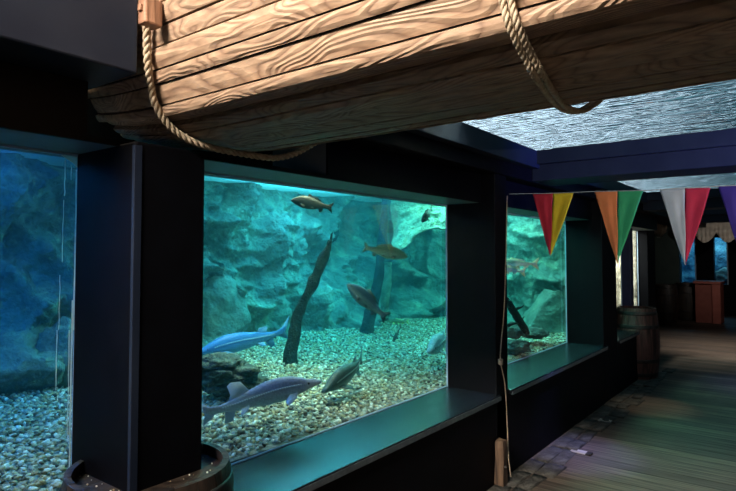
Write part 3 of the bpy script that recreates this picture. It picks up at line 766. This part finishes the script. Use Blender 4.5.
# ------------------------------------------------------------------ pennants on a string
Y0, SL = 4.02, -.14
def str_pt(u, v):
    r = ray(u, v)           # plane y = Y0 + SL*(x+1.69)
    t = (Y0+SL*1.69)/(r.y-SL*r.x); return Vector((0,0,EYE))+r*t
sp_ = [str_pt(509.5,194)] + [str_pt(u, v) for u, v in ((553,193.2),(594,191.5),(643,190.5),(685,187.8),(736,185.5),(790,182),(850,179))]
strx = sp_ + [sp_[-1]+(sp_[-1]-sp_[-2])*k for k in (1,2,3)]
bm = bmesh.new(); tube(bm, smooth_path(sp_, 60), .0022, 6)
tag(link_bm('bunting_string', bm, noisy('string', (.3,.3,.3), (.5,.5,.5), 50, .9)), 'thin grey string stretched from the narrow pillar, carrying the pennants', 'string')
def pennant(ul, um, ur, vt, tip, c1, c2, n1, n2, label):
    a = str_pt(ul, vt+.8); m_ = str_pt(um, vt+.2); b = str_pt(ur, vt-.4); t = str_pt(*tip)
    root = empty('pennant', m_)
    fw = Vector((math.sin(YAW)*.02, -math.cos(YAW)*.02, 0))
    for (p0, p1, cn, c, ph) in ((a, m_, n1, c1, 0), (m_, b, n2, c2, 1.3)):
        bm = bmesh.new(); na, nb = 10, 26; g = []
        for i in range(na+1):
            row = []
            for j in range(nb+1):
                s = j/nb; top = p0.lerp(p1, i/na)
                tt = t + (top-m_)*.02
                p = top.lerp(tt, s)
                wv = (.35*math.sin(s*7+i*.35+ph)+.5*math.sin((top-m_).length*60*(1 if ph else -1))*(1-s))
                row.append(bm.verts.new(p + fw*wv*.7*min(1, s*4) - m_))
            g.append(row)
        for i in range(na):
            for j in range(nb): bm.faces.new((g[i][j], g[i+1][j], g[i+1][j+1], g[i][j+1]))
        o = link_bm('cloth_half', bm, flag_mat(cn, c), root, smooth=True)
        md = o.modifiers.new('solid', 'SOLIDIFY'); md.thickness = .0015
        o['label'] = cn.replace('_', ' ')+' half'
    tag(root, label, 'pennant', 'pennants on the string'); return root
pennant(532.5, 553, 574, 193.4, (550.5, 256), (.62,.03,.06), (.86,.62,.03), 'crimson_cloth', 'yellow_cloth', 'crimson and yellow triangular pennant, leftmost on the string')
pennant(594.5, 617.5, 643.5, 191.2, (617.5, 263), (.85,.28,.10), (.05,.46,.20), 'orange_cloth', 'green_cloth', 'orange and green triangular pennant')
pennant(659.5, 685, 710.5, 188.2, (685.3, 265), (.62,.66,.72), (.72,.04,.11), 'white_cloth', 'red_cloth', 'white and red triangular pennant')
pennant(718, 745, 770, 185.4, (744, 262), (.07,.04,.36), (.75,.60,.05), 'violet_cloth', 'gold_cloth', 'violet pennant cut off by the right edge of the picture')
# ------------------------------------------------------------------ cord, stub and stones by the narrow pillar
cx = [onx(507, 196, -1.69), onx(506, 250, -1.695), onx(504, 310, -1.69), onx(501, 345, -1.685), onx(500.5, 362, -1.68), onx(505, 385, -1.69), onx(507, 420, -1.69), onx(508, 445, -1.67), onx(509, 462, -1.62), onx(511, 477, -1.58)]
o = empty('thin_rope', cx[-1])
bm = rope_bm([p-cx[-1] for p in cx], .0055, 40, 2, .008, 5); link_bm('strand', bm, cord_m, o, smooth=True)
bm = bmesh.new(); kc = cx[4]-cx[-1]
for k in range(4): tube(bm, [kc+Vector((math.cos(a)*.012, math.sin(a)*.012, (k-1.5)*.009+.004*math.sin(a*2))) for a in [2*PI*j/14 for j in range(14)]], .0055, 6, closed=True)
link_bm('knot', bm, cord_m, o, smooth=True)
tag(o, 'thin worn rope with a knot hanging down the narrow pillar to the floor', 'rope')
ps = onz(503, 478, 0)
st = empty('wooden_stub', (-1.675, onx(501, 478, -1.675).y, 0))
bm = bmesh.new(); box(bm, -.030, .030, -.034, .034, 0, .30)
bmesh.ops.subdivide_edges(bm, edges=bm.edges[:], cuts=6, use_grid_fill=True)
for v in bm.verts:
    v.co += noise.noise_vector(Vector((v.co.x*12, v.co.y*12, v.co.z*5)))*.012
    if v.co.z > .27: v.co.x *= .85; v.co.y *= .85
link_bm('stub_body', bm, stub_m, st, smooth=False)
bm = bmesh.new(); tube(bm, [(.028,-.01,.13),(.046,-.01,.128)], [.010,.007], 8); link_bm('bolt', bm, hoop_m, st)
tag(st, 'short weathered brown wooden stub standing at the foot of the narrow pillar', 'post')
rnd = random.Random(11)
# edging stones, foot of the window wall
y = 3.05; k = 0; names = []
while y < 8.4:
    L = rnd.uniform(.18, .38); rows = 2
    for r in range(rows):
        xa = -1.69 + r*.125 + rnd.uniform(-.01,.01); wd = rnd.uniform(.10,.12) if r == 0 else rnd.uniform(.08,.16)
        if y+L > 7.85 and r == 0: continue
        if 3.85 < y+L/2 < 4.1 and r == 0: pass
        hh = rnd.uniform(.006,.014)
        bm = bmesh.new(); box(bm, -wd/2, wd/2, -L*.47, L*.47, 0, hh)
        bmesh.ops.subdivide_edges(bm, edges=bm.edges[:], cuts=3, use_grid_fill=True)
        for v in bm.verts:
            if v.co.z > .001: v.co += noise.noise_vector(v.co*16+Vector((k*3.1,0,0)))*.009
            else: v.co.xy *= 1.02
        o = link_bm('edging_stone', bm, stone_m, smooth=True); o.location = (xa+wd/2+.0, y+L/2, 0.0); o.rotation_euler = (0,0,rnd.uniform(-.06,.06))
        tag(o, ('flat worn grey edging stone in the row touching the foot of the window wall' if r == 0 else 'flat worn grey edging stone in the outer row, next to the floor boards'), 'stone', ('edging stones against the wall' if r == 0 else 'edging stones next to the boards'))
        k += 1
    y += L
for (u, v, lb) in ((607, 421, 'farther of two pale wooden boards set flush in the floor edge'), (581, 452, 'nearer of two pale wooden boards set flush in the floor edge')):
    p = onz(u, v, .004)
    t = empty('floor_plate', (p.x, p.y, .0))
    boxobj('plate_body', (-.075, .04, -.035, .035, 0, .009), pale_wood, t, .002)
    boxobj('latch', (.045, .085, -.045, .02, 0, .014), hoop_m, t, .003)['label'] = 'dark iron latch'
    tag(t, lb, 'floor plate', 'pale plates in the floor')
# ------------------------------------------------------------------ barrels
def barrel(loc, label, r_end=.235, r_mid=.285, h=.88, open_top=False, group=None, rz=0, mt=None):
    root = empty('barrel', loc, rz); ns = 22
    bm = bmesh.new(); lev = 14; gap = .02
    for s in range(ns):
        a0 = 2*PI*s/ns+gap/2*.5; a1 = 2*PI*(s+1)/ns-gap/2*.5; rows = []
        for i in range(lev+1):
            z = h*i/lev; t = 2*i/lev-1; R = r_mid-(r_mid-r_end)*t*t
            rows.append([[bm.verts.new((math.cos(a)*rr, math.sin(a)*rr, z)) for a in (a0, (a0+a1)/2, a1)] for rr in (R, R-.022)])
        for p, q in zip(rows, rows[1:]):
            for k in range(2):
                bm.faces.new((p[0][k], p[0][k+1], q[0][k+1], q[0][k])); bm.faces.new((p[1][k+1], p[1][k], q[1][k], q[1][k+1]))
            bm.faces.new((p[0][0], q[0][0], q[1][0], p[1][0])); bm.faces.new((p[0][2], p[1][2], q[1][2], q[0][2]))
        for e, rv in ((rows[-1], 0), (rows[0], 1)):
            for k in range(2):
                f = (e[0][k], e[0][k+1], e[1][k+1], e[1][k]); bm.faces.new(f[::-1] if rv else f)
    link_bm('staves', bm, mt or barrel_m, root)
    for z in (.03, .20, h-.20-.05, h-.035-.05):
        bm = bmesh.new(); rings = []
        for i in range(5):
            zz = z + .045*i/4
            t = 2*zz/h-1; R = r_mid-(r_mid-r_end)*t*t+.004
            rings.append([bm.verts.new((math.cos(2*PI*k/48)*R, math.sin(2*PI*k/48)*R, zz)) for k in range(48)])
        for a, b in zip(rings, rings[1:]):
            for k in range(48): bm.faces.new((a[k], a[(k+1)%48], b[(k+1)%48], b[k]))
        o = link_bm('hoop', bm, hoop_m, root, smooth=True); md = o.modifiers.new('solid', 'SOLIDIFY'); md.thickness = .003
    bm = bmesh.new(); bmesh.ops.create_cone(bm, cap_ends=True, segments=40, radius1=r_end-.018, radius2=r_end-.018, depth=.02, matrix=Matrix.Translation((0,0,h-.05)))
    link_bm('lid', bm, mt or barrel_m, root)
    tag(root, label, 'barrel', group); return root
b1 = barrel((-1.80, 1.13, 0), 'dark brown open-topped barrel around the foot of the widest pillar', .262, .30, .835)
# dusty bits lying on the barrel top
rnd = random.Random(9); bm = bmesh.new()
for k in range(110):
    a = rnd.uniform(0, 2*PI); r = .25*math.sqrt(rnd.random()); s = rnd.uniform(.0015,.004)
    x, yy = -1.80+r*math.cos(a), 1.13+r*math.sin(a)
    if x < WX+.01 and 1.0 < yy < 1.28: continue
    bmesh.ops.create_icosphere(bm, subdivisions=1, radius=s, matrix=Matrix.Translation((x, yy, .796+s*.6)))
tag(link_bm('grit', bm, gravel_m), 'pale grit and crumbs scattered on the nearest barrel top', 'grit', kind='stuff')
red_barrel = wood('red_barrel_wood', (.10,.04,.032), (.15,.06,.05), (.03,.014,.01), 'Z', 12, .6)
barrel((-1.76, 7.95, 0), 'reddish-brown barrel standing alone at the far end of the window wall', .225, .262, .87, mt=red_barrel)
pa = onz(666, 322, 0); pb2 = onz(687.5, 320, 0)
barrel((pa.x, pa.y, 0), 'dark far barrel, left of the pair beside the salmon counter', .225, .265, .86, group='pair of far barrels')
barrel((pb2.x, pb2.y, 0), 'dark far barrel, right of the pair and touching the salmon counter', .225, .265, .88, group='pair of far barrels')
# ------------------------------------------------------------------ far end of the corridor
YE = 17.0
def xe(u, y): r = ray(u, 254); return r.x*(y/r.y)
def ze(u, v, y): r = ray(u, v); return EYE + r.z*(y/r.y)
w1 = (xe(679.5, YE), xe(696, YE)); w2 = (xe(713.5, YE), xe(728, YE)); zb = ze(700, 284, YE); zt = Z(.42)
struct('wall_end', [(-6.5, w1[0], YE, YE+.3, 0, Z(.85)), (w1[1], w2[0], YE, YE+.3, zb, Z(.85)), (w2[1], 3.0, YE, YE+.3, 0, Z(.85)), (w1[0], w2[1], YE, YE+.3, 0, zb), (w1[0], w2[1], YE, YE+.3, zt, Z(.85)), (-6.6, -6.5, 10, 19, 0, Z(.9)), (-6.5,-2.1,10.1,10.2,0,Z(.9))], navy)
struct('window_9', [(w1[0], w1[1], YE+.08, YE+.1, zb, zt)], glass_m)
struct('window_10', [(w2[0], w2[1], YE+.08, YE+.1, zb, zt)], glass_m)
for (x0, x1) in (w1, w2):
    bm = bmesh.new(); box(bm, x1-.03, x1-.0, YE-.01, YE+.08, zb, zt)
    o = link_bm('sealant_bead', bm, silicone); o.parent = bpy.data.objects['window_9' if x0 == w1[0] else 'window_10']
# far tank behind the end wall
struct('wall_far_tank', [(-6.5, 3, 18.9, 19, .0, Z(.8)), (w1[0]-1.0, w1[0]-.9, YE+.3, 19, 0, Z(.8)), (w2[1]+1.4, w2[1]+1.5, YE+.3, 19, 0, Z(.8))], navy)
def f_far(a, b): 
    x = w1[0]-.9+3.6*a; z = .3+2.0*b; return (x, 18.6-rk((x, 31, z))*.6, z)
cliff('rock_wall', f_far, 80, 50, cliff_m, 'blue-green rock wall inside the tank at the far end of the corridor')
w = boxobj('tank_water', (w1[0]-.9, w2[1]+1.4, YE+.12, 18.9, .3, Z(.7)), water_blue, bev=0); tag(w, 'blue water in the far tank at the end of the corridor', 'water', kind='stuff')
pr = Vector((xe(724, 17.7), 17.7, zb))
tag(rock_obj('boulder', (pr.x, pr.y, zb+.08), (.35,.25,.28), 61, ledge_m, amp=.3), 'pale rock at the bottom of the rightmost far window', 'rock')
# bright rocky face behind the two narrow slits
def f_slit(a, b):
    xx = -3.1+.97*a; z = .3+1.75*b; return (xx, 9.78+rk((xx*2, 4, z*2))*.2, z)
pale_rock = rock_mat('pale_rubble', (.22,.19,.12), (.65,.6,.45), (.95,.92,.8), 14)
cliff('rubble_wall', f_slit, 60, 60, pale_rock, 'pale yellow-white rubble seen through the narrow window slits past the far pillar')
# dark green panel, counter, draped cloths
yp = 15.3
pn = boxobj('wall_panel', (xe(655, yp), xe(679, yp), yp, yp+.06, .12, ze(666, 221, yp)), green_panel); tag(pn, 'dark green upright panel behind the pair of far barrels', 'panel')
yc = 14.9
c0, c1 = xe(692.5, yc), xe(719.5, yc); ctop = ze(706, 281.5, yc)
ct = empty('counter', ((c0+c1)/2, yc, 0)); hw = (c1-c0)/2
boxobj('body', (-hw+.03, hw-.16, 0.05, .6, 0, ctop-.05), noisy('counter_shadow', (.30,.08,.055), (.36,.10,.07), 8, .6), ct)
boxobj('end_panel', (hw-.16, hw, 0, .62, 0, ctop-.03), salmon, ct)
boxobj('top_board', (-hw, hw+.02, -.03, .66, ctop-.05, ctop), salmon, ct)
tag(ct, 'salmon-red painted counter at the far end of the corridor', 'counter')
def swag(name, u0, u1, vt, vb, y, label, lobes, m=cloth_m):
    root_x = xe(u0, y); x1 = xe(u1, y); zt_ = ze(u0, vt, y); zb_ = ze(u0, vb, y); H = zt_-zb_
    bm = bmesh.new(); na, nb = 26*lobes, 18; g = []
    for i in range(na+1):
        a = i/na; l = (a*lobes) % 1; row = []
        for j in range(nb+1):
            b = j/nb; drop = H*(.55+.45*math.sin(PI*min(1, max(0, l))))*b
            yy = -.05*b*math.sin(b*9+4*math.sin(l*PI)) - .07*math.sin(PI*l)*b - .02*math.sin(i*1.3)*b
            row.append(bm.verts.new((a*(x1-root_x), yy, -drop)))
        g.append(row)
    for i in range(na):
        for j in range(nb): bm.faces.new((g[i][j], g[i+1][j], g[i+1][j+1], g[i][j+1]))
    o = link_bm(name, bm, m, smooth=True); md = o.modifiers.new('solid', 'SOLIDIFY'); md.thickness = .006
    o.location = (root_x, y, zt_); tag(o, label, 'cloth'); return o
swag('draped_valance', 694, 765, 221, 243, 14.2, 'beige sailcloth valance draped in folds above the far windows', 3)
swag('hanging_cloth', 652, 668, 216, 238, 12.6, 'small greyish cloth bundle hanging in the dark left of the white pennant', 1)
rail = boxobj('curtain_rail', (xe(650, 14.2)-.3, 3.0, 14.22, 14.28, ze(700, 221, 14.2)-.02, ze(700, 221, 14.2)+.04), navy); tag(rail, 'dark rail carrying the beige draped valance at the far end', 'rail')
rail = boxobj('curtain_rail', (-2.9, 3.0, 12.62, 12.68, ze(660, 216, 12.6)-.02, ze(660, 216, 12.6)+.04), navy); tag(rail, 'dark rail above the small grey cloth bundle', 'rail')
# ------------------------------------------------------------------ lights
def area(name, loc, size, energy, col, target=None, sy=None, spread=None):
    l = bpy.data.lights.new(name, 'AREA'); l.energy = energy; l.color = col; l.shape = 'RECTANGLE'; l.size = size; l.size_y = sy or size
    if spread: l.spread = spread
    o = bpy.data.objects.new(name, l); C.objects.link(o); o.location = loc
    d = (Vector(target)-Vector(loc)) if target else Vector((0,0,-1)); o.rotation_euler = d.to_track_quat('-Z', 'Y').to_euler(); return o
def spot(name, loc, target, energy, col, ang=40, blend=.6, r=.05):
    l = bpy.data.lights.new(name, 'SPOT'); l.energy = energy; l.color = col; l.spot_size = math.radians(ang); l.spot_blend = blend; l.shadow_soft_size = r
    o = bpy.data.objects.new(name, l); C.objects.link(o); o.location = loc
    o.rotation_euler = (Vector(target)-Vector(loc)).to_track_quat('-Z', 'Y').to_euler(); return o
TEAL = (.42, 1.0, .84)
area('tank_lamp', (-3.9, 4.5, Z(1.05)), .6, 135, (.16,.75,1), sy=1.7)
area('tank_lamp', (-3.0, 5.6, Z(1.05)), .8, 160, (.40,1,.78), sy=1.6)
area('tank_lamp', (-3.2, 6.9, Z(1.05)), .8, 110, TEAL, sy=1.0)
area('tank_lamp', (-3.6, .6, Z(1.05)), .9, 95, (.03,.26,1.0), sy=2.0)
area('tank_lamp', (-2.5, 2.9, Z(.98)), .3, 190, (1,.80,.54), (-2.75, 2.9, 0), sy=2.4, spread=math.radians(75))
area('tank_lamp', (-2.5, .9, Z(.98)), .3, 34, (1,.82,.6), (-2.6, .9, 0), sy=.8, spread=math.radians(95))
area('slit_lamp', (-2.9, 9.0, Z(.5)), .3, 26, (1,.97,.9), (-2.45, 9.8, 1.2), sy=.3, spread=math.radians(100))
area('far_tank_lamp', ((w1[0]+w2[1])/2, 17.9, Z(.75)), 1.6, 50, (.25,.65,1.0), sy=.8)
# hull-side light from behind the camera; the low one is added fill
area('hull_light', (-.8, -2.0, Z(2.0)), 1.3, 100, (1, .89, .79), (-.7, 1.2, Z(.8)), sy=.4, spread=math.radians(75))
area('hull_light', (.8, -1.8, .7), 1.0, 1.4, (1, .80, .62), (-.3, 1.4, Z(.4)), sy=.5, spread=math.radians(90))  # added low fill in place of floor bounce under the hull
spot('pennant_fill', (1.6, 1.2, 1.9), (-.7, 4.0, Z(.22)), 290, (1,.95,.9), 40, .8, 0)  # added off-frame spot that brightens the pennants
spot('blue_lamp', (1.5, 3.8, 2.0), (-.2, 4.32, Z(.66)), 420, (.06,.10,1), 42, .9, 0)
spot('skylight_fill', (.6, 4.4, 2.2), (-.2, 4.9, 0), 190, (1,.86,.74), 55, 1, 0)  # added spot standing in for daylight through the near skylights
spot('skylight_fill', (-.7, 10.4, 2.2), (-.9, 11.2, 0), 200, (1,.93,.86), 85, 1, 0)  # added spot in place of skylight daylight on the far floor
spot('far_fill', (-.6, 11.9, 2.0), (-1.6, 14.6, 1.4), 45, (1,.95,.9), 60, 1, 0)  # added to brighten the counter and cloths at the far end
spot('floor_lamp_warm', (-.9, 6.2, 2.2), (-1.3, 6.45, 0), 55, (1,.85,.6), 27, 1, 0)
spot('floor_lamp_violet', (-1.2, 4.8, 2.2), (-1.45, 4.6, 0), 230, (.30,.32,1), 30, 1, 0)
spot('floor_lamp_blue', (.3, 7.8, 2.2), (-.2, 8.1, 0), 90, (.25,.25,1), 50, 1, 0)
# ------------------------------------------------------------------ world
wd = bpy.data.worlds.new('world'); scene.world = wd; wd.use_nodes = True; nt = wd.node_tree
bg = nt.nodes['Background']; tc = nt.nodes.new('ShaderNodeTexCoord'); n = nt.nodes.new('ShaderNodeTexNoise'); n.inputs['Scale'].default_value = 7; n.inputs['Detail'].default_value = 3
r = nt.nodes.new('ShaderNodeValToRGB'); cr = r.color_ramp
cr.elements[0].position = .36; cr.elements[0].color = (.01,.04,.07,1); cr.elements[1].position = .68; cr.elements[1].color = (.6,.95,1.05,1)
e = cr.elements.new(.5); e.color = (.03,.14,.20,1)
nt.links.new(tc.outputs['Generated'], n.inputs['Vector']); nt.links.new(n.outputs['Fac'], r.inputs['Fac'])
# bright hazy patch of sky
dt = nt.nodes.new('ShaderNodeVectorMath'); dt.operation = 'DOT_PRODUCT'
gd = Vector((-.50, .55, .66)).normalized(); dt.inputs[1].default_value = gd
nt.links.new(tc.outputs['Generated'], dt.inputs[0])
mr = nt.nodes.new('ShaderNodeMapRange'); mr.inputs['From Min'].default_value = math.cos(math.radians(27)); mr.inputs['From Max'].default_value = math.cos(math.radians(5))
mr.inputs['To Max'].default_value = 1.0; nt.links.new(dt.outputs['Value'], mr.inputs['Value'])
mx = nt.nodes.new('ShaderNodeMixRGB'); mx.inputs['Color2'].default_value = (5.5, 5.6, 6.2, 1)
nt.links.new(mr.outputs[0], mx.inputs['Fac']); nt.links.new(r.outputs['Color'], mx.inputs['Color1']); nt.links.new(mx.outputs['Color'], bg.inputs['Color'])
bg.inputs['Strength'].default_value = 1.0
# ------------------------------------------------------------------ view
scene.view_settings.view_transform = 'Standard'; scene.view_settings.look = 'None'
scene.view_settings.gamma = 1; scene.view_settings.use_curve_mapping = False; scene.view_settings.exposure = 0
cy = scene.cycles
cy.use_denoising = True; cy.max_bounces = 10; cy.transparent_max_bounces = 16; cy.volume_bounces = 1
cy.sample_clamp_indirect = 3; cy.caustics_reflective = True
